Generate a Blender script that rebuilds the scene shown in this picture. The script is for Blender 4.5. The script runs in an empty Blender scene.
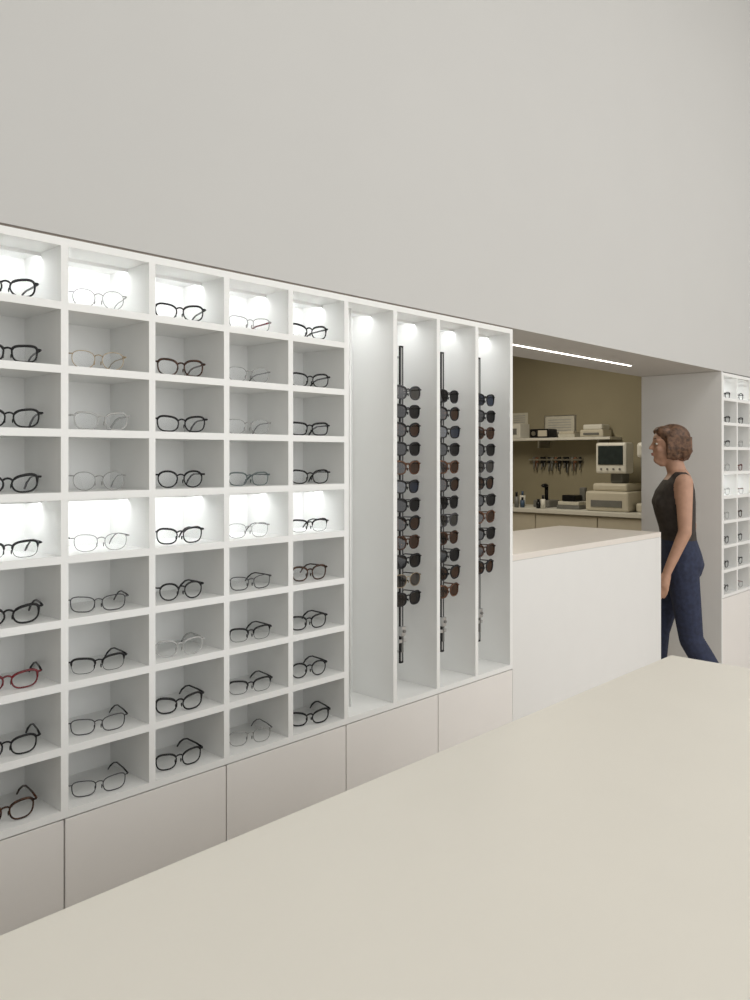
import bpy, bmesh, math, random
from mathutils import Vector, Matrix
random.seed(7)
S = bpy.context.scene
S.view_settings.view_transform = 'Standard'
S.view_settings.look = 'None'
COL = S.collection

# ------------------------------------------------------------------ materials
def mat(name, col, rough=.5, metal=0.0, noise=0.0, nscale=20, bump=0.0, spec=.5, coat=0.0):
    m = bpy.data.materials.new(name); m.use_nodes = True
    nt = m.node_tree; b = nt.nodes['Principled BSDF']
    b.inputs['Base Color'].default_value = (*col, 1)
    b.inputs['Roughness'].default_value = rough
    b.inputs['Metallic'].default_value = metal
    b.inputs['Specular IOR Level'].default_value = spec
    b.inputs['Coat Weight'].default_value = coat
    if noise or bump:
        tc = nt.nodes.new('ShaderNodeTexCoord'); n = nt.nodes.new('ShaderNodeTexNoise')
        n.inputs['Scale'].default_value = nscale; n.inputs['Detail'].default_value = 4
        nt.links.new(tc.outputs['Object'], n.inputs['Vector'])
        if noise:
            r = nt.nodes.new('ShaderNodeValToRGB')
            r.color_ramp.elements[0].position = .35; r.color_ramp.elements[1].position = .65
            r.color_ramp.elements[0].color = (*[max(0, c*(1-noise)) for c in col], 1)
            r.color_ramp.elements[1].color = (*[min(1, c*(1+noise)) for c in col], 1)
            nt.links.new(n.outputs['Fac'], r.inputs['Fac']); nt.links.new(r.outputs['Color'], b.inputs['Base Color'])
        if bump:
            bp = nt.nodes.new('ShaderNodeBump'); bp.inputs['Strength'].default_value = bump
            bp.inputs['Distance'].default_value = .002
            nt.links.new(n.outputs['Fac'], bp.inputs['Height']); nt.links.new(bp.outputs['Normal'], b.inputs['Normal'])
    return m
def emis(name, col, st):
    m = bpy.data.materials.new(name); m.use_nodes = True; nt = m.node_tree
    nt.nodes.remove(nt.nodes['Principled BSDF'])
    e = nt.nodes.new('ShaderNodeEmission'); e.inputs[0].default_value = (*col, 1); e.inputs[1].default_value = st
    nt.links.new(e.outputs[0], nt.nodes['Material Output'].inputs[0]); return m
def lensmat(name, tint, fac):
    m = bpy.data.materials.new(name); m.use_nodes = True; nt = m.node_tree
    nt.nodes.remove(nt.nodes['Principled BSDF'])
    t = nt.nodes.new('ShaderNodeBsdfTransparent'); t.inputs[0].default_value = (*tint, 1)
    g = nt.nodes.new('ShaderNodeBsdfGlossy'); g.inputs[0].default_value = (.9, .9, .9, 1); g.inputs['Roughness'].default_value = .08
    x = nt.nodes.new('ShaderNodeMixShader'); x.inputs[0].default_value = fac
    nt.links.new(t.outputs[0], x.inputs[1]); nt.links.new(g.outputs[0], x.inputs[2])
    nt.links.new(x.outputs[0], nt.nodes['Material Output'].inputs[0]); return m

M_wall = mat('wall_paint', (.585, .583, .567), .9, noise=.005, nscale=3, bump=.04)
M_ceil = mat('ceiling_paint', (.8, .79, .77), .9, bump=.05)
M_lam = mat('white_laminate', (.88, .885, .87), .45, noise=.006, nscale=8)
M_cfront = mat('counter_laminate', (.80, .80, .785), .45, noise=.006, nscale=8)
M_cab = mat('cabinet_lacquer', (.84, .815, .785), .45, noise=.01, nscale=5)
M_dark = mat('shadow_gap', (.24, .21, .18), .8, noise=.1)
M_gap = mat('plinth_grey', (.10, .095, .09), .7, noise=.1)
M_top = mat('table_laminate', (.80, .77, .695), .42, noise=.006, nscale=6, bump=.01)
M_ctop = mat('counter_top_cream', (.80, .75, .69), .4, noise=.01)
M_floor = mat('floor_warm_screed', (.58, .50, .42), .5, noise=.06, nscale=4)
M_olive = mat('olive_paint', (.33, .295, .205), .85, noise=.03, nscale=3, bump=.05)
M_ivory = mat('ivory_plastic', (.62, .58, .48), .4, noise=.02)
M_whitep = mat('white_plastic', (.75, .74, .68), .4, noise=.02)
M_black = mat('black_plastic', (.008, .008, .009), .3, noise=.1, spec=.3)
M_grey = mat('grey_plastic', (.18, .18, .17), .4, noise=.05)
M_steel = mat('steel', (.55, .55, .55), .3, 1.0, noise=.05)
M_lgrey = mat('light_grey_plastic', (.42, .42, .41), .4, noise=.03)
M_blue = mat('blue_plastic', (.05, .09, .16), .4, noise=.05)
M_wood = mat('wood_handle', (.22, .10, .05), .5, noise=.2, nscale=60)
M_paper = mat('paper', (.62, .60, .52), .8, noise=.05, nscale=30)
M_screen = mat('screen_glass', (.03, .04, .04), .15, noise=.1)
M_led = emis('led_strip', (.98, .99, 1.0), 15.0)
M_ledS = emis('led_profile', (1, .95, .86), 7.0)
M_skin = mat('skin', (.50, .29, .20), .55, noise=.05, nscale=30)
M_shirt = mat('dark_top', (.040, .032, .027), .8, noise=.2, nscale=40, bump=.3)
M_pants = mat('navy_trousers', (.022, .030, .066), .8, noise=.2, nscale=50, bump=.3)
M_hair = mat('brown_hair', (.13, .068, .038), .5, noise=.5, nscale=60, bump=.8)
M_shoe = mat('shoe', (.03, .03, .03), .5, noise=.1)
M_eye = mat('eye', (.05, .03, .02), .2, noise=.1)
M_lip = mat('lip', (.40, .16, .13), .5, noise=.05)

# ------------------------------------------------------------------ helpers
def link(o, parent=None):
    COL.objects.link(o)
    if parent: o.parent = parent
    return o
def empty(name, loc=(0, 0, 0)):
    o = bpy.data.objects.new(name, None); o.empty_display_size = .1; o.location = loc; COL.objects.link(o); return o
class MB:
    """mesh builder with several material slots"""
    def __init__(s): s.bm = bmesh.new(); s.mats = []
    def mi(s, m):
        if m not in s.mats: s.mats.append(m)
        return s.mats.index(m)
    def box(s, x0, x1, y0, y1, z0, z1, m, bev=0.0):
        r = bmesh.ops.create_cube(s.bm, size=1)
        vs = r['verts']
        for v in vs:
            v.co = Vector(((x0+x1)/2+v.co.x*(x1-x0), (y0+y1)/2+v.co.y*(y1-y0), (z0+z1)/2+v.co.z*(z1-z0)))
        fs = set(f for v in vs for f in v.link_faces)
        i = s.mi(m)
        for f in fs: f.material_index = i
        if bev:
            es = list(set(e for v in vs for e in v.link_edges))
            rr = bmesh.ops.bevel(s.bm, geom=es, offset=bev, segments=2, affect='EDGES', profile=.5)
            for f in rr['faces']: f.material_index = i
        return s
    def tube(s, pts, r, m, closed=False, seg=6, flat=1.0, smooth=True):
        pts = [Vector(p) for p in pts]; n = len(pts); i = s.mi(m); rings = []
        for k, p in enumerate(pts):
            if closed: t = pts[(k+1) % n]-pts[k-1]
            else: t = pts[min(k+1, n-1)]-pts[max(k-1, 0)]
            t.normalize()
            ref = Vector((0, 1, 0)) if abs(t.y) < .8 else Vector((0, 0, 1))
            a = t.cross(ref).normalized(); b = t.cross(a).normalized()
            rr = r[k] if isinstance(r, (list, tuple)) else r
            fa = flat
            rings.append([s.bm.verts.new(p+a*math.cos(2*math.pi*j/seg)*rr*fa+b*math.sin(2*math.pi*j/seg)*rr) for j in range(seg)])
        rng = range(n) if closed else range(n-1)
        for k in rng:
            A, B = rings[k], rings[(k+1) % n]
            for j in range(seg):
                f = s.bm.faces.new((A[j], A[(j+1) % seg], B[(j+1) % seg], B[j])); f.material_index = i; f.smooth = smooth
        if not closed:
            for R in (rings[0], rings[-1][::-1]):
                f = s.bm.faces.new(R); f.material_index = i
        return s
    def cyl(s, p0, p1, r, m, seg=16, r2=None):
        return s.tube([p0, p1], [r, r if r2 is None else r2], m, seg=seg)
    def ell(s, c, rad, m, u=16, v=10):
        r = bmesh.ops.create_uvsphere(s.bm, u_segments=u, v_segments=v, radius=1); i = s.mi(m)
        for vv in r['verts']:
            vv.co = Vector((c[0]+vv.co.x*rad[0], c[1]+vv.co.y*rad[1], c[2]+vv.co.z*rad[2]))
        for f in set(f for vv in r['verts'] for f in vv.link_faces): f.material_index = i; f.smooth = True
        return s
    def loft(s, rings, m, seg=24):
        i = s.mi(m); R = []
        for cx, cy, z, rx, ry in rings:
            R.append([s.bm.verts.new((cx+rx*math.cos(2*math.pi*j/seg), cy+ry*math.sin(2*math.pi*j/seg), z)) for j in range(seg)])
        for A, B in zip(R, R[1:]):
            for j in range(seg):
                f = s.bm.faces.new((A[j], A[(j+1) % seg], B[(j+1) % seg], B[j])); f.material_index = i; f.smooth = True
        s.bm.faces.new(R[0][::-1]).material_index = i; s.bm.faces.new(R[-1]).material_index = i
        return s
    def face(s, pts, m):
        f = s.bm.faces.new([s.bm.verts.new(p) for p in pts]); f.material_index = s.mi(m); return s
    def mesh(s, name):
        bmesh.ops.recalc_face_normals(s.bm, faces=s.bm.faces)
        me = bpy.data.meshes.new(name); s.bm.to_mesh(me); s.bm.free()
        for m in s.mats: me.materials.append(m)
        return me
    def obj(s, name, parent=None, loc=None):
        o = bpy.data.objects.new(name, s.mesh(name))
        if loc: o.location = loc
        return link(o, parent)

W = 1.9            # shelving wall plane (y)
ZT = 2.031         # top of shelving
ZU = 2.037         # underside of upper wall / soffit
PX, X0 = .2398, .933
def xk(k): return X0+PX*k
XE = xk(8)+.009    # right end of shelving
YB = 2.42          # back of the thick wall
XP = 5.18          # start of far shelving block
XR = 7.3           # lab end wall

# ------------------------------------------------------------------ room shell
MB().box(-3.0, 9.0, -4.0, 5.6, -.1, 0, M_floor).obj('floor')
MB().box(-3.0, 9.0, -4.0, YB, 5.2, 5.3, M_ceil).obj('ceiling')
b = MB()
b.box(-3.0, 9.0, W, YB, ZU, 5.2, M_wall)
b.box(-3.0, .197, W, YB, 0, ZU, M_wall)
b.box(.197, XE-.001, 2.125, YB, 0, ZU, M_wall)
b.box(XP+.001, 7.1, 2.125, YB, 0, ZU, M_wall)
b.box(7.1, 9.0, W, YB, 0, ZU, M_wall)
b.obj('wall_back')
MB().box(-3.1, -3.0, -4.0, YB, 0, 5.2, M_wall).obj('wall_left')
MB().box(9.0, 9.1, -4.0, YB, 0, 5.2, M_wall).obj('wall_right')
b = MB()   # front wall with shopfront opening
b.box(-3.0, -2.0, -4.1, -4.0, 0, 5.2, M_wall); b.box(8.0, 9.0, -4.1, -4.0, 0, 5.2, M_wall)
b.box(-2.0, 8.0, -4.1, -4.0, 4.0, 5.2, M_wall); b.box(-2.0, 8.0, -4.1, -4.0, 0, .15, M_wall)
b.obj('wall_front')
b = MB()
for i in range(6):
    x = -2.0+i*2.0
    if 0 < i < 5: b.box(x-.03, x+.03, -4.08, -4.02, .21, 3.94, M_grey)
    else: b.box(min(x, x+(.06 if i == 0 else -.06)), max(x, x+(.06 if i == 0 else -.06)), -4.08, -4.02, .21, 3.94, M_grey)
b.box(-2.0, 8.0, -4.08, -4.02, .15, .21, M_grey); b.box(-2.0, 8.0, -4.08, -4.02, 3.94, 4.0, M_grey)
b.obj('window_1')
# laboratory room behind
MB().box(XR, XR+.1, YB, 5.6, 0, 2.8, M_olive).obj('wall_lab_right')
MB().box(2.0, XR, 5.5, 5.6, 0, 2.8, M_olive).obj('wall_lab_back')
MB().box(1.9, 2.0, YB, 5.6, 0, 2.8, M_olive).obj('wall_lab_left')
MB().box(1.9, XR+.1, YB, 5.6, 2.8, 2.9, M_olive).obj('ceiling_lab')

# ------------------------------------------------------------------ shelving unit
T = .019
ZB = .63
PZ = (ZT-ZB-T)/9
DEP = .20
def zs(i): return ZB+T+PZ*i    # top surface of shelf i
def ledrun(b, led, xa, xb, zt):
    """slim light rail towards the back, behind a small white lip under a board"""
    b.box(xa, xb, W+.105, W+.109, zt-.009, zt, M_lam)
    led.box(xa+.006, xb-.006, W+.1095, W+.120, zt-.006, zt-.0005, M_led)
def cubbies(b, led, ka, kb, x0f):
    for k in range(ka, kb):
        xa, xb = x0f(k)+T/2, x0f(k+1)-T/2
        for i in range(0, 9):
            if i: b.box(xa, xb, W, W+DEP, zs(i)-T, zs(i), M_lam)
            if i in (4, 8): ledrun(b, led, xa, xb, zs(i+1)-T)
def shelf_carcass(b, ks, xf):
    ks = list(ks)
    for k in ks:
        b.box(xf(k)-T/2, xf(k)+T/2, W, W+DEP, ZB, ZT, M_lam)
    for k in ks[:-1]:
        for z in (ZB, ZT-T):
            b.box(xf(k)+T/2, xf(k+1)-T/2, W, W+DEP, z, z+T, M_lam)
    b.box(xf(ks[0])-T/2, xf(ks[-1])+T/2, W+DEP, W+DEP+.012, ZB, ZT, M_lam)

unit = empty('display_shelving')
b, led = MB(), MB()
kmin = -3
shelf_carcass(b, range(kmin, 9), xk)
cubbies(b, led, kmin, 4, xk)
for k in range(4, 8): ledrun(b, led, xk(k)+T/2, xk(k+1)-T/2, ZT-T)
b.obj('carcass', unit); led.obj('led_strips', unit)
b = MB()
b.box(xk(kmin)-T/2, xk(8)+T/2, W+.021, W+.19, .10, ZB-.001, M_dark)
b.box(xk(kmin)-T/2, xk(8)+T/2, W+.05, W+.19, 0, .099, M_gap)
b.box(xk(kmin)-T/2, xk(8)+T/2, W+.003, W+DEP, ZT+.0005, ZU-.0005, M_dark)
b.obj('base_carcass', unit)
b = MB()
edges = [kmin, -2, 0, 2, 4, 6, 8]
for a, c in zip(edges, edges[1:]):
    xa = xk(a)+(.002 if a != kmin else -T/2); xb = xk(c)-.002 if c != 8 else xk(8)+T/2
    b.box(xa, xb, W+.001, W+.019, .10, ZB-.004, M_cab, .001)
b.obj('cabinet_doors', unit)

# far shelving
far = empty('display_shelving')
def xf(k): return XP+T/2+.001+PX*k
b, led = MB(), MB()
shelf_carcass(b, range(0, 9), xf)
cubbies(b, led, 0, 7, xf)
b.obj('carcass', far); led.obj('led_strips', far)
b = MB()
b.box(xf(0)-T/2, xf(8)-T/2, W+.021, W+.22, .10, ZB-.001, M_dark)
b.box(xf(0)-T/2, xf(8)-T/2, W+.05, W+.22, 0, .099, M_gap)
b.obj('base_carcass', far)
b = MB()
for a in range(0, 8, 2):
    b.box(xf(a)+(.002 if a else -T/2), xf(a+2)-(.002 if a < 6 else T/2), W+.001, W+.019, .10, ZB-.004, M_cab, .001)
b.obj('cabinet_doors', far)
MB().box(XP-.018, XP, W, YB, 0, ZU-.001, M_lam).obj('trim_1')

# ------------------------------------------------------------------ eyeglasses
def outline(w, h, n, cat, taper, N=28):
    P = []
    for j in range(N):
        a = 2*math.pi*j/N; c, s = math.cos(a), math.sin(a)
        x = w/2*math.copysign(abs(c)**(2/n), c); z = h/2*math.copysign(abs(s)**(2/n), s)
        x *= 1+taper*(z/h); z += cat*(x/w)*(1 if z > 0 else .3)
        P.append((x, z))
    return P
def glasses_mesh(name, w=.052, h=.04, n=2.8, cat=.004, taper=.18, r=.0022, rt=.0022, fm=M_black, tm=None, lm=None, brow=False, tl=.138):
    tm = tm or fm; b = MB(); cx = w/2+.009; zb = h/2+r
    P = outline(w, h, n, cat, taper)
    def curve(x): return .10*(x*x)/.07*.9      # wrap of the front
    for sd in (-1, 1):
        pts = [(sd*(cx+x), curve(cx+x), z+zb) for x, z in P]
        if brow:
            rr = [r*(1.5 if z > h*.1 else .35) for x, z in P]
        else:
            rr = [r*(1.35 if z > h*.25 else .9) for x, z in P] if r > .0015 else r
        b.tube(pts, rr, fm, closed=True, seg=6)
        b.face([(p[0], p[1]+.0005, p[2]) for p in pts], lm)
        xo = cx+w/2*1.06; ho = zb+h*.28+cat*.45
        y0 = curve(xo)
        b.tube([(sd*(xo-.003), y0-.001, ho), (sd*(xo+.005), y0+.001, ho), (sd*(xo+.007), y0+.008, ho)], max(r*1.1, .0014), fm)
        tp = [(sd*(xo+.007), y0+.006, ho), (sd*(xo+.008), y0+.045, ho), (sd*(xo+.006), y0+tl-.045, ho-.001),
              (sd*(xo+.003), y0+tl-.028, ho-.006), (sd*(xo-.001), y0+tl-.012, ho-.018), (sd*(xo-.004), y0+tl-.002, max(rt, ho-.032))]
        b.tube(tp, [rt*1.3, rt*1.1, rt, rt*1.1, rt*1.3, rt*1.1], tm, flat=1.0)
        b.tube([(sd*(cx-w/2+.001), .001, zb-.002), (sd*.0085, .007, zb-.004)], .0007, fm, seg=4)
        b.ell((sd*.008, .0085, zb-.006), (.0016, .003, .0055), fm, 8, 6)
    zz = zb+h*.20
    b.tube([(-.0105, .001, zz), (-.005, 0, zz+.0035), (0, -.0005, zz+.0045), (.005, 0, zz+.0035), (.0105, .001, zz)], max(r, .0013), fm)
    return b.mesh(name)

C_blk = M_black
C_gun = mat('gunmetal_frame', (.06, .06, .065), .35, .5, noise=.05)
C_sil = mat('silver_frame', (.34, .335, .33), .3, 1.0, noise=.03)
C_gold = mat('gold_frame', (.42, .33, .22), .3, 1.0, noise=.03)
C_tort = mat('tortoise_frame', (.05, .02, .010), .25, noise=.8, nscale=120, spec=.3)
C_brn = mat('brown_frame', (.10, .042, .02), .25, noise=.5, nscale=90, spec=.4)
C_red = mat('red_frame', (.14, .008, .014), .25, noise=.3, nscale=80)
C_clr = mat('crystal_frame', (.46, .46, .45), .15, noise=.03)
C_teal = mat('teal_frame', (.10, .13, .13), .3, noise=.1)
L_clr = lensmat('clear_lens', (.975, .98, .98), .03)
L_sun = lensmat('smoke_lens', (.03, .027, .027), .05)
L_brn = lensmat('brown_lens', (.11, .05, .025), .06)
L_blu = lensmat('blue_lens', (.03, .045, .09), .09)
L_grd = lensmat('grey_gradient_lens', (.13, .12, .11), .07)
GM = {}
def G(key, **k):
    GM[key] = glasses_mesh('glasses_'+key, **k)
G('blk_cat', w=.054, h=.038, n=2.6, cat=.010, r=.0024, lm=L_clr)
G('blk_rect', w=.053, h=.036, n=3.4, cat=.004, r=.0023, lm=L_clr)
G('blk_round', w=.049, h=.042, n=2.2, cat=.002, r=.0020, lm=L_clr)
G('blk_soft', w=.053, h=.039, n=2.7, cat=.006, r=.0021, lm=L_clr)
G('thin_dark', w=.054, h=.036, n=3.0, cat=.005, r=.0013, rt=.0017, fm=C_gun, tm=C_blk, lm=L_clr)
G('half_dark', w=.054, h=.036, n=3.0, cat=.005, r=.0019, rt=.002, fm=C_blk, lm=L_clr, brow=True)
G('silver', w=.053, h=.040, n=2.6, cat=.003, r=.0010, rt=.0013, fm=C_sil, tm=C_gun, lm=L_clr)
G('silver_rd', w=.050, h=.044, n=2.2, cat=.002, r=.0010, rt=.0012, fm=C_sil, lm=L_clr)
G('gold', w=.052, h=.042, n=2.4, cat=.003, r=.0010, rt=.0013, fm=C_gold, lm=L_clr)
G('clear', w=.053, h=.040, n=2.8, cat=.005, r=.0018, fm=C_clr, lm=L_clr)
G('tort', w=.051, h=.041, n=2.6, cat=.005, r=.0023, fm=C_tort, lm=L_clr)
G('red', w=.054, h=.036, n=2.8, cat=.008, r=.0021, fm=C_red, tm=C_blk, lm=L_clr)
G('red_clr', w=.054, h=.036, n=3.0, cat=.005, r=.0014, fm=C_sil, tm=C_red, lm=L_clr)
G('teal', w=.053, h=.036, n=3.0, cat=.003, r=.0016, fm=C_teal, lm=L_clr)
TABLE = {
 -3: ['blk_cat', 'blk_rect', 'silver', 'blk_soft', 'gold', 'blk_rect', 'tort', 'blk_soft', 'blk_cat'],
 -2: ['blk_cat', 'blk_soft', 'blk_rect', 'silver', 'blk_soft', 'blk_rect', 'blk_cat', 'tort', 'blk_rect'],
 -1: ['blk_cat', 'blk_rect', 'blk_soft', 'blk_cat', 'half_dark', 'blk_cat', 'red', 'blk_soft', 'tort'],
 0: ['silver_rd', 'gold', 'clear', 'silver_rd', 'silver', 'thin_dark', 'half_dark', 'thin_dark', 'thin_dark'],
 1: ['blk_soft', 'tort', 'blk_soft', 'blk_round', 'blk_soft', 'blk_round', 'clear', 'blk_cat', 'blk_soft'],
 2: ['red_clr', 'silver', 'silver', 'teal', 'silver', 'thin_dark', 'half_dark', 'half_dark', 'silver'],
 3: ['blk_cat', 'blk_soft', 'blk_rect', 'blk_soft', 'half_dark', 'tort', 'blk_soft', 'blk_round', 'blk_cat'],
}
eg = empty('eyeglasses_on_shelves')
def put(key, x, y, z, yaw, parent, nm='eyeglasses', sc=1.05):
    o = bpy.data.objects.new(nm, GM[key]); o.location = (x, y, z); o.rotation_euler = (0, 0, math.radians(yaw)); o.scale = (sc,)*3
    return link(o, parent)
for k, rows in TABLE.items():
    for r, key in enumerate(rows):
        i = 8-r
        put(key, (xk(k)+xk(k+1))/2-(.011 if k > -1 else .003)+random.uniform(-.005, .005), W+.034+random.uniform(-.004, .004), zs(i)+.0006, -random.uniform(8, 20), eg)
eg2 = empty('eyeglasses_on_shelves')
keys = list(GM.keys())
for k in range(0, 7):
    for i in range(9):
        put(random.choice(keys), (xf(k)+xf(k+1))/2, W+.036, zs(i)+.0006, -random.uniform(0, 12), eg2)

# sunglasses on rods
SG = []
def SGm(**k):
    m = glasses_mesh('sunglasses', tl=.13, **k); SG.append(m)
SGm(w=.058, h=.046, n=2.8, cat=.004, r=.0026, fm=M_black, lm=L_sun)
SGm(w=.056, h=.048, n=2.4, cat=.008, r=.0030, fm=M_black, lm=L_brn)
SGm(w=.056, h=.046, n=2.5, cat=.003, r=.0028, fm=C_tort, lm=L_brn)
SGm(w=.058, h=.047, n=2.3, cat=.001, r=.0012, fm=C_gold, tm=C_gun, lm=L_grd)
SGm(w=.057, h=.044, n=3.0, cat=.006, r=.0026, fm=C_blk, lm=L_blu)
SGm(w=.057, h=.046, n=2.6, cat=.006, r=.0028, fm=C_brn, lm=L_brn)
SGm(w=.057, h=.046, n=2.6, cat=.006, r=.0028, fm=C_gun, lm=L_grd)
ORDER = {5: [6, 0, 1, 0, 5, 4, 0, 1, 2, 0, 3, 0], 6: [0, 1, 4, 0, 5, 1, 0, 6, 2, 0, 1, 5], 7: [4, 0, 2, 0, 6, 1, 0, 5, 0, 2, 1]}
for bay in (5, 6, 7):
    e = empty('sunglasses_display_rod', ((xk(bay)+xk(bay+1))/2+.004, W+.082, 0))
    b = MB()
    for sx in (-1, 1): b.box(sx*.0068-.0013, sx*.0068+.0013, -.004, .004, .755, 1.905, M_black)
    b.box(-.0054, .0054, -.0015, .0015, .757, 1.903, M_lgrey)
    b.box(-.0082, .0082, -.0042, .0042, 1.905, 1.910, M_black); b.box(-.0082, .0082, -.0042, .0042, .750, .755, M_black)
    for z in (.79, 1.87):    # wall stand-offs
        b.cyl((0, .0016, z), (0, .1175, z), .004, M_steel, 10)
    # locking bracket
    b.box(-.012, .012, -.014, .0, .85, .885, M_steel, .002)
    b.box(-.018, .018, -.009, .0, .825, .838, M_steel, .002)
    b.cyl((0, -.02, .868), (0, .0, .868), .006, M_grey, 12)
    b.box(-.004, .004, -.010, .0, .79, .85, M_grey, .001)
    b.obj('rod', e)
    for j, q in enumerate(ORDER[bay]):
        z = 1.735-j*.068
        o = bpy.data.objects.new('sunglasses', SG[q]); o.location = (random.uniform(-.002, .002), -.034, z-.024)
        o.rotation_euler = (0, 0, math.radians(random.uniform(-5, 3))); link(o, e)
        b = MB(); b.box(-.009, .009, -.026, -.004, z-.005, z+.001, M_black, .001); b.obj('bracket', e)
b = MB(); b.cyl((0, 0, ZB+T), (0, 0, ZT-T), .004, M_lam, 12)
b.obj('white_hanging_rod', loc=((xk(4)+xk(5))/2-.02, W+.082, 0))

# ------------------------------------------------------------------ service counter
b = MB()
cx0, cx1 = XE+.001, 4.29
b.box(cx0, cx1, W, 2.50, .08, 1.072, M_cfront, .001)
b.box(cx0, cx1, W+.004, 2.50, 1.072, 1.074, M_cfront)
b.box(cx0, cx1, W, 2.52, 1.074, 1.10, M_ctop, .0015)
b.box(cx0, cx1-.03, W+.03, 2.46, 0, .08, M_gap)
b.obj('service_counter')
b = MB()
b.box(2.92, 4.47, 2.150, 2.170, ZU-.004, ZU-.0005, M_whitep); b.box(2.925, 4.465, 2.153, 2.167, ZU-.006, ZU-.004, M_ledS)
b.obj('linear_led_light')

# ------------------------------------------------------------------ island table in the foreground
b = MB()
b.box(-.25, 2.44, .10, 1.05, .87, .90, M_top, .003)
b.box(-.22, 2.41, .13, 1.02, .10, .868, M_lam)
b.box(-.18, 2.36, .18, .97, 0, .10, M_gap)
for i in range(4):
    xa = -.215+i*.6565
    for j in range(2):
        b.box(xa, xa+.65, 1.02, 1.036, .12+j*.37, .12+j*.37+.366, M_lam, .001)
b.obj('island_table')

# ------------------------------------------------------------------ laboratory contents
b = MB()
b.box(6.66, XR-.002, 2.9, 5.48, .985, 1.02, M_whitep, .002)
b.box(6.70, XR-.002, 2.9, 5.48, .08, .984, M_ivory)
for i in range(4):
    b.box(6.682, 6.70, 2.91+i*.64, 2.91+i*.64+.63, .10, .97, M_ivory, .002)
b.box(6.74, XR-.002, 2.95, 5.48, 0, .08, M_gap)
b.obj('lab_workbench')
b = MB(); b.box(7.06, XR, 3.62, 5.3, 1.675, 1.70, M_whitep, .002)
for y in (3.75, 4.4, 5.0): b.box(7.10, XR, y, y+.02, 1.60, 1.675, M_steel)
b.obj('wall_shelf')
b = MB(); b.box(7.08, 7.24, 4.28, 4.50, 1.702, 1.79, M_black, .01); b.box(7.072, 7.08, 4.30, 4.40, 1.715, 1.775, M_ivory)
b.cyl((7.08, 4.45, 1.745), (7.065, 4.45, 1.745), .022, M_steel); b.obj('desk_radio')
b = MB(); b.box(7.08, 7.26, 3.70, 3.94, 1.702, 1.77, M_ivory, .01); b.box(7.10, 7.26, 3.72, 3.92, 1.77, 1.82, M_whitep, .012)
b.box(7.072, 7.08, 3.74, 3.90, 1.72, 1.74, M_grey); b.obj('label_printer')
b = MB(); b.box(7.09, 7.27, 4.62, 4.88, 1.702, 1.85, M_whitep, .006); b.box(7.085, 7.09, 4.66, 4.84, 1.74, 1.80, M_grey); b.obj('storage_box')
b = MB(); b.box(7.12, 7.27, 4.02, 4.2, 1.702, 1.735, M_paper, .003); b.box(7.12, 7.26, 4.03, 4.19, 1.736, 1.76, M_ivory, .003); b.obj('stack_of_folders')
b = MB(); b.box(XR-.012, XR, 4.10, 4.46, 1.715, 1.93, M_steel); b.box(XR-.014, XR-.012, 4.115, 4.445, 1.725, 1.92, M_paper)
for i in range(6): b.box(XR-.015, XR-.014, 4.15, 4.41, 1.75+i*.026, 1.757+i*.026, M_lgrey)
b.obj('framed_certificate')
b = MB(); b.box(XR-.006, XR, 4.66, 4.86, 1.76, 1.97, M_paper)
for i in range(4): b.box(XR-.008, XR-.006, 4.69, 4.83, 1.87+i*.022, 1.878+i*.022, M_lgrey)
b.obj('wall_notice')
# tool rack
b = MB()
b.box(XR-.05, XR, 4.02, 4.62, 1.475, 1.49, M_steel)
tx = 4.04; j = 0
while tx < 4.60:
    L = random.uniform(.04, .10); m = [M_black, M_wood, M_grey, M_black, M_black][j % 5]
    b.tube([(XR-.035, tx, 1.51), (XR-.035, tx, 1.45)], .015, m, seg=8)
    b.tube([(XR-.035, tx, 1.45), (XR-.035, tx+.004, 1.45-L)], .006, M_grey, seg=6)
    if j % 2: b.tube([(XR-.035, tx+.02, 1.50), (XR-.035, tx+.012, 1.45), (XR-.035, tx+.008, 1.45-L)], .008, m, seg=6)
    tx += random.uniform(.03, .055); j += 1
b.obj('tool_rack')
# lens edging machine with monitor head
b = MB()
b.box(6.78, 7.18, 3.30, 3.72, 1.021, 1.20, M_ivory, .02)
b.box(6.772, 6.78, 3.36, 3.66, 1.06, 1.12, M_grey, .002)
b.box(6.84, 7.16, 3.34, 3.68, 1.20, 1.27, M_ivory, .02)
b.box(6.95, 7.10, 3.44, 3.56, 1.27, 1.42, M_grey, .015)
b.box(6.86, 7.02, 3.36, 3.66, 1.36, 1.64, M_whitep, .02)
b.box(6.852, 6.86, 3.39, 3.63, 1.44, 1.61, M_screen, .002)
for i in range(4): b.cyl((6.86, 3.42+i*.06, 1.40), (6.852, 3.42+i*.06, 1.40), .009, M_grey, 10)
b.obj('lens_edging_machine')
b = MB()
b.box(6.86, 7.12, 3.10, 3.27, 1.021, 1.10, M_ivory, .015); b.box(6.98, 7.08, 3.14, 3.24, 1.10, 1.55, M_ivory, .02)
b.box(6.84, 7.10, 3.12, 3.26, 1.50, 1.64, M_whitep, .03); b.cyl((6.86, 3.19, 1.50), (6.86, 3.19, 1.42), .03, M_grey)
b.obj('lensmeter')
b = MB(); b.cyl((6.95, 4.50, 1.021), (6.95, 4.50, 1.13), .03, M_whitep); b.cyl((6.95, 4.50, 1.13), (6.95, 4.50, 1.17), .012, M_blue); b.obj('spray_bottle')
b = MB(); b.box(6.92, 7.12, 4.18, 4.36, 1.021, 1.09, M_grey, .01); b.cyl((7.02, 4.27, 1.09), (7.02, 4.27, 1.22), .018, M_black); b.ell((6.99, 4.27, 1.23), (.05, .03, .02), M_black); b.obj('lens_grinder')
b = MB(); b.cyl((6.9, 4.62, 1.021), (6.9, 4.62, 1.11), .035, M_black)
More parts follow.
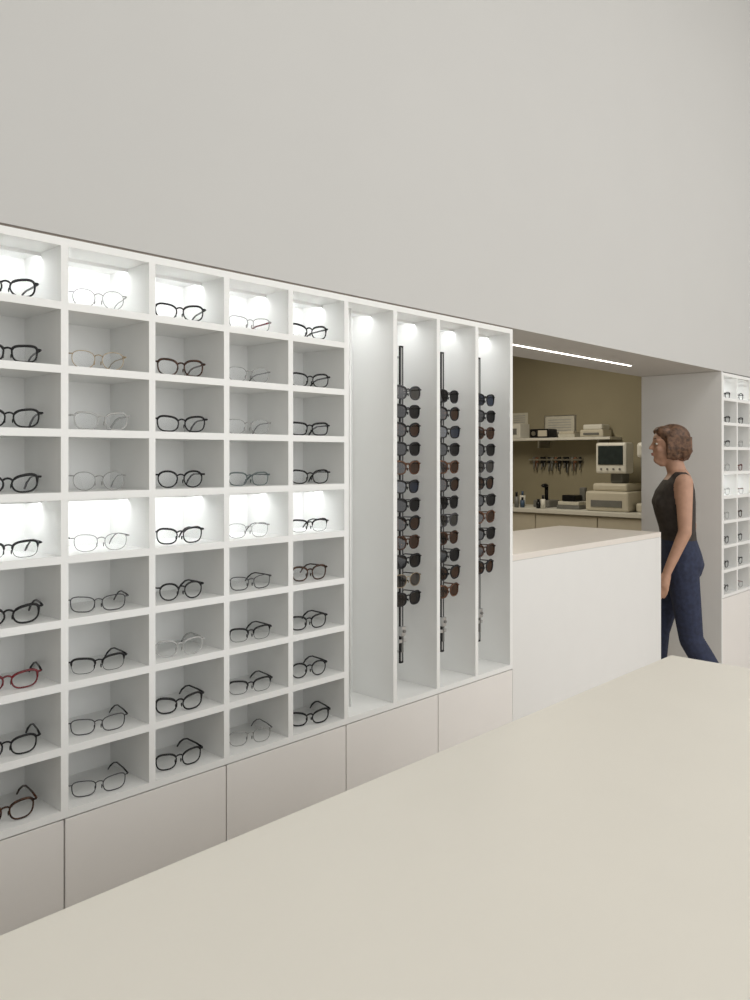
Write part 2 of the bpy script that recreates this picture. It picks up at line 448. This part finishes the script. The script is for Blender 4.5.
for i in range(6): b.tube([(6.9+.012*math.cos(i), 4.62+.012*math.sin(i), 1.03), (6.9+.035*math.cos(i), 4.62+.035*math.sin(i), 1.21)], .004, [M_steel, M_blue, M_wood][i % 3])
b.obj('pen_holder')
b = MB(); b.box(6.85, 7.1, 3.82, 4.06, 1.021, 1.055, M_grey, .005); b.box(6.86, 7.09, 3.83, 4.05, 1.056, 1.09, M_paper, .005); b.box(6.88, 7.02, 3.88, 4.02, 1.091, 1.15, M_black, .01)
b.box(7.03, 7.08, 3.86, 3.92, 1.091, 1.22, M_grey, .01); b.obj('parts_trays')
b = MB(); b.box(6.9, 7.1, 4.74, 4.92, 1.021, 1.14, M_grey, .01); b.cyl((6.98, 4.83, 1.14), (6.98, 4.83, 1.2), .04, M_steel); b.obj('frame_warmer')
b = MB()
for y, h, m in ((4.14, .13, M_whitep), (4.40, .10, M_blue), (4.44, .15, M_grey), (4.56, .16, M_paper), (4.70, .12, M_wood), (4.20, .09, M_black)):
    x = 6.73+.08*((y*37) % 1)
    b.cyl((x, y, 1.021), (x, y, 1.021+h*.7), .022, m, 12); b.cyl((x, y, 1.021+h*.7), (x, y, 1.021+h), .012, M_black, 10)
b.obj('bottles')

# ------------------------------------------------------------------ woman walking
def remesh(me_bm, name, vox, smooth_it, classify, mats):
    me = me_bm.mesh(name+'_raw'); o = bpy.data.objects.new(name+'_raw', me); COL.objects.link(o)
    r = o.modifiers.new('r', 'REMESH'); r.mode = 'VOXEL'; r.voxel_size = vox; r.use_smooth_shade = True
    sm = o.modifiers.new('s', 'SMOOTH'); sm.iterations = smooth_it; sm.factor = .5
    dg = bpy.context.evaluated_depsgraph_get(); dg.update()
    m2 = bpy.data.meshes.new_from_object(o.evaluated_get(dg)); m2.name = name
    bpy.data.objects.remove(o); m2.materials.clear()
    for m in mats: m2.materials.append(m)
    for p in m2.polygons:
        p.material_index = classify(p.center); p.use_smooth = True
    return m2
V = Vector
def segd(p, a, b_, ra, rb):
    a, b_ = V(a), V(b_); ab = b_-a; t = max(0, min(1, (p-a).dot(ab)/ab.length_squared))
    return (p-(a+ab*t)).length-(ra+(rb-ra)*t)
b = MB()
def limb(p0, p1, r0, r1, n=6):
    p0, p1 = V(p0), V(p1)
    b.tube([p0.lerp(p1, i/n) for i in range(n+1)], [r0+(r1-r0)*i/n for i in range(n+1)], M_skin, seg=16)
    b.ell(p0, (r0,)*3, M_skin, 14, 10); b.ell(p1, (r1,)*3, M_skin, 14, 10)
b.loft([(0, 0, .79, .085, .12), (-.01, 0, .83, .112, .155), (-.018, 0, .89, .122, .172), (-.01, 0, .96, .112, .162), (0, 0, 1.03, .098, .14), (.008, 0, 1.10, .10, .14),
        (.02, 0, 1.18, .112, .15), (.028, 0, 1.25, .12, .158), (.02, 0, 1.31, .108, .165), (.008, 0, 1.36, .085, .165), (.0, 0, 1.395, .065, .13), (.003, 0, 1.43, .05, .07)], M_skin)
for sy in (1, -1): b.ell((.085, sy*.07, 1.245), (.055, .06, .055), M_skin)
limb((-.002, 0, 1.38), (.035, 0, 1.51), .055, .05)
b.ell((.045, 0, 1.60), (.098, .076, .082), M_skin, 24, 16)
b.ell((.075, 0, 1.535), (.066, .056, .070), M_skin, 20, 14)
limb((.115, 0, 1.49), (.09, 0, 1.48), .024, .03)
limb((.134, 0, 1.592), (.155, 0, 1.557), .009, .011)
b.ell((.136, 0, 1.522), (.012, .024, .010), M_skin)
for sy in (1, -1):
    b.ell((.118, sy*.034, 1.603), (.018, .026, .009), M_skin); b.ell((.112, sy*.038, 1.55), (.02, .02, .022), M_skin)
    b.ell((.035, sy*.077, 1.565), (.022, .012, .034), M_skin)
arms = []
def arm(sh, el, wr, tip, sy):
    limb(sh, el, .050, .036); limb(el, wr, .037, .024); arms.extend([(sh, el, .050, .036), (el, wr, .037, .024)])
    wr, tip = V(wr), V(tip); d = (tip-wr).normalized(); fw = V((1, 0, 0)); fw = (fw-d*fw.dot(d)).normalized(); out = V((0, sy, 0))
    pc = wr+d*.055
    limb(wr, pc+d*.015, .022, .026); arms.append((tuple(wr), tuple(tip), .04, .05))
    for q in (-.022, -.008, .008, .022): limb(wr+d*.02+fw*q*.6, pc+d*.035+fw*q, .014, .012)
    for q, L in ((.027, .072), (.009, .082), (-.009, .076), (-.027, .058)):
        base = pc+d*.035+fw*q; k1 = base+d*L*.5-out*.006; k2 = k1+d*L*.30-out*.014; k3 = k2+d*L*.18-out*.018
        limb(base, k1, .0088, .0082, 4); limb(k1, k2, .0082, .0076, 4); limb(k2, k3, .0076, .0068, 4)
    t0 = wr+d*.03+fw*.022; t1 = t0+d*.035+fw*.028-out*.008; t2 = t1+d*.032+fw*.006-out*.006
    limb(t0, t1, .013, .010, 4); limb(t1, t2, .010, .008, 4)
arm((.0, .178, 1.362), (.0, .212, 1.09), (.095, .222, .868), (.14, .222, .705), 1)
arm((.0, -.178, 1.362), (-.10, -.212, 1.10), (-.10, -.225, .85), (-.09, -.225, .69), -1)
def leg(hip, kn, an, toe, sy):
    limb(hip, kn, .092, .066); limb(kn, V(kn).lerp(V(an), .35), .066, .067); limb(V(kn).lerp(V(an), .35), V(kn).lerp(V(an), .9), .067, .064)
    limb(V(kn).lerp(V(an), .7), an, .04, .034); an, toe = V(an), V(toe); d = (toe-an)
    heel = an-d.normalized()*.03+V((0, 0, -.045)); heel.z = max(heel.z, .034)
    limb(an, heel, .034, .030); limb(heel, toe, .031, .026); limb(an, toe, .032, .024)
    limb(toe, toe+V((.03, 0, -.004)), .028, .022)
leg((-.005, .088, .87), (-.055, .088, .47), (-.24, .088, .15), (-.135, .088, .030), 1)
leg((.005, -.088, .87), (.10, -.088, .48), (.14, -.088, .09), (.265, -.088, .028), -1)
def cls(c):
    if c.z > 1.42: return 0
    d = min(segd(c, *a) for a in arms)
    if d < .009 and not (abs(c.y) < .145 and c.z > 1.0) and (abs(c.y) > .175 or c.z > 1.2): return 0
    if c.z > 1.375 and abs(c.y) < .075: return 0
    if c.z > 1.03: return 1
    foot = c.z < .075 or (c.x < -.13 and c.z < .10)
    return 3 if foot else 2
me = remesh(b, 'body', .0055, 5, cls, [M_skin, M_shirt, M_pants, M_shoe])
woman = empty('walking_woman', (4.66, 1.96, 0)); woman.rotation_euler = (0, 0, math.radians(122))
link(bpy.data.objects.new('body', me), woman)
b = MB()
b.ell((.032, 0, 1.615), (.099, .086, .083), M_hair, 24, 16)
b.ell((.008, 0, 1.575), (.080, .086, .083), M_hair, 24, 16)
b.ell((-.005, 0, 1.53), (.060, .074, .055), M_hair, 20, 12)
for sy in (1, -1):
    b.ell((.030, sy*.066, 1.555), (.05, .026, .070), M_hair, 16, 12)
    b.ell((.09, sy*.045, 1.655), (.045, .035, .03), M_hair, 16, 12)
    for q in range(9):
        x = -.05+q*.015
        b.tube([(x, sy*.080, 1.62), (x-.002, sy*.086, 1.55), (x+.005, sy*.074, 1.495+random.uniform(-.008, .012))], [.012, .011, .004], M_hair, seg=8)
for q in range(9):
    a = -1.2+q*.3
    b.tube([(-.055*math.cos(a), .07*math.sin(a), 1.60), (-.068*math.cos(a), .080*math.sin(a), 1.54), (-.05*math.cos(a), .065*math.sin(a), 1.48+random.uniform(0, .012))], [.013, .011, .004], M_hair, seg=8)
me = remesh(b, 'hair', .005, 4, lambda c: 0, [M_hair]); link(bpy.data.objects.new('hair', me), woman)
b = MB()
for sy in (1, -1):
    b.ell((.1235, sy*.033, 1.582), (.010, .013, .007), M_whitep, 14, 8); b.ell((.1305, sy*.034, 1.582), (.005, .0055, .0055), M_eye, 12, 8)
    b.tube([(.135, sy*.015, 1.608), (.135, sy*.034, 1.613), (.118, sy*.052, 1.607)], .003, M_hair)
b.ell((.144, 0, 1.5255), (.008, .021, .0045), M_lip); b.ell((.143, 0, 1.518), (.008, .018, .005), M_lip)
b.obj('face_details', woman)

# ------------------------------------------------------------------ lights
def area(name, loc, rot, sx, sy, p, col):
    l = bpy.data.lights.new(name, 'AREA'); l.shape = 'RECTANGLE'; l.size = sx; l.size_y = sy; l.energy = p; l.color = col
    o = bpy.data.objects.new(name, l); o.location = loc; o.rotation_euler = [math.radians(a) for a in rot]; COL.objects.link(o); return o
area('window_daylight', (3.3, -3.9, 2.2), (90, 0, 0), 9.5, 3.6, 185, (1, .995, .98))
area('ceiling_light', (3.3, -1.4, 5.1), (0, 0, 0), 9, 3, 122, (1, .985, .955))
area('lab_ceiling_light', (5.6, 3.9, 2.75), (0, 0, 0), 1.2, .3, 26, (1, .91, .75))
w = bpy.data.worlds.new('World'); S.world = w; w.use_nodes = True
w.node_tree.nodes['Background'].inputs[0].default_value = (.9, .95, 1, 1); w.node_tree.nodes['Background'].inputs[1].default_value = .3

# ------------------------------------------------------------------ camera
cam = bpy.data.cameras.new('camera'); co = bpy.data.objects.new('camera', cam); COL.objects.link(co)
co.location = (0, 0, 1.5); co.rotation_euler = (math.radians(90), 0, math.radians(43.12-90))
cam.sensor_width = 36; cam.sensor_height = 36; cam.lens = 29.52; cam.shift_y = -.042; cam.clip_start = .02
S.camera = co
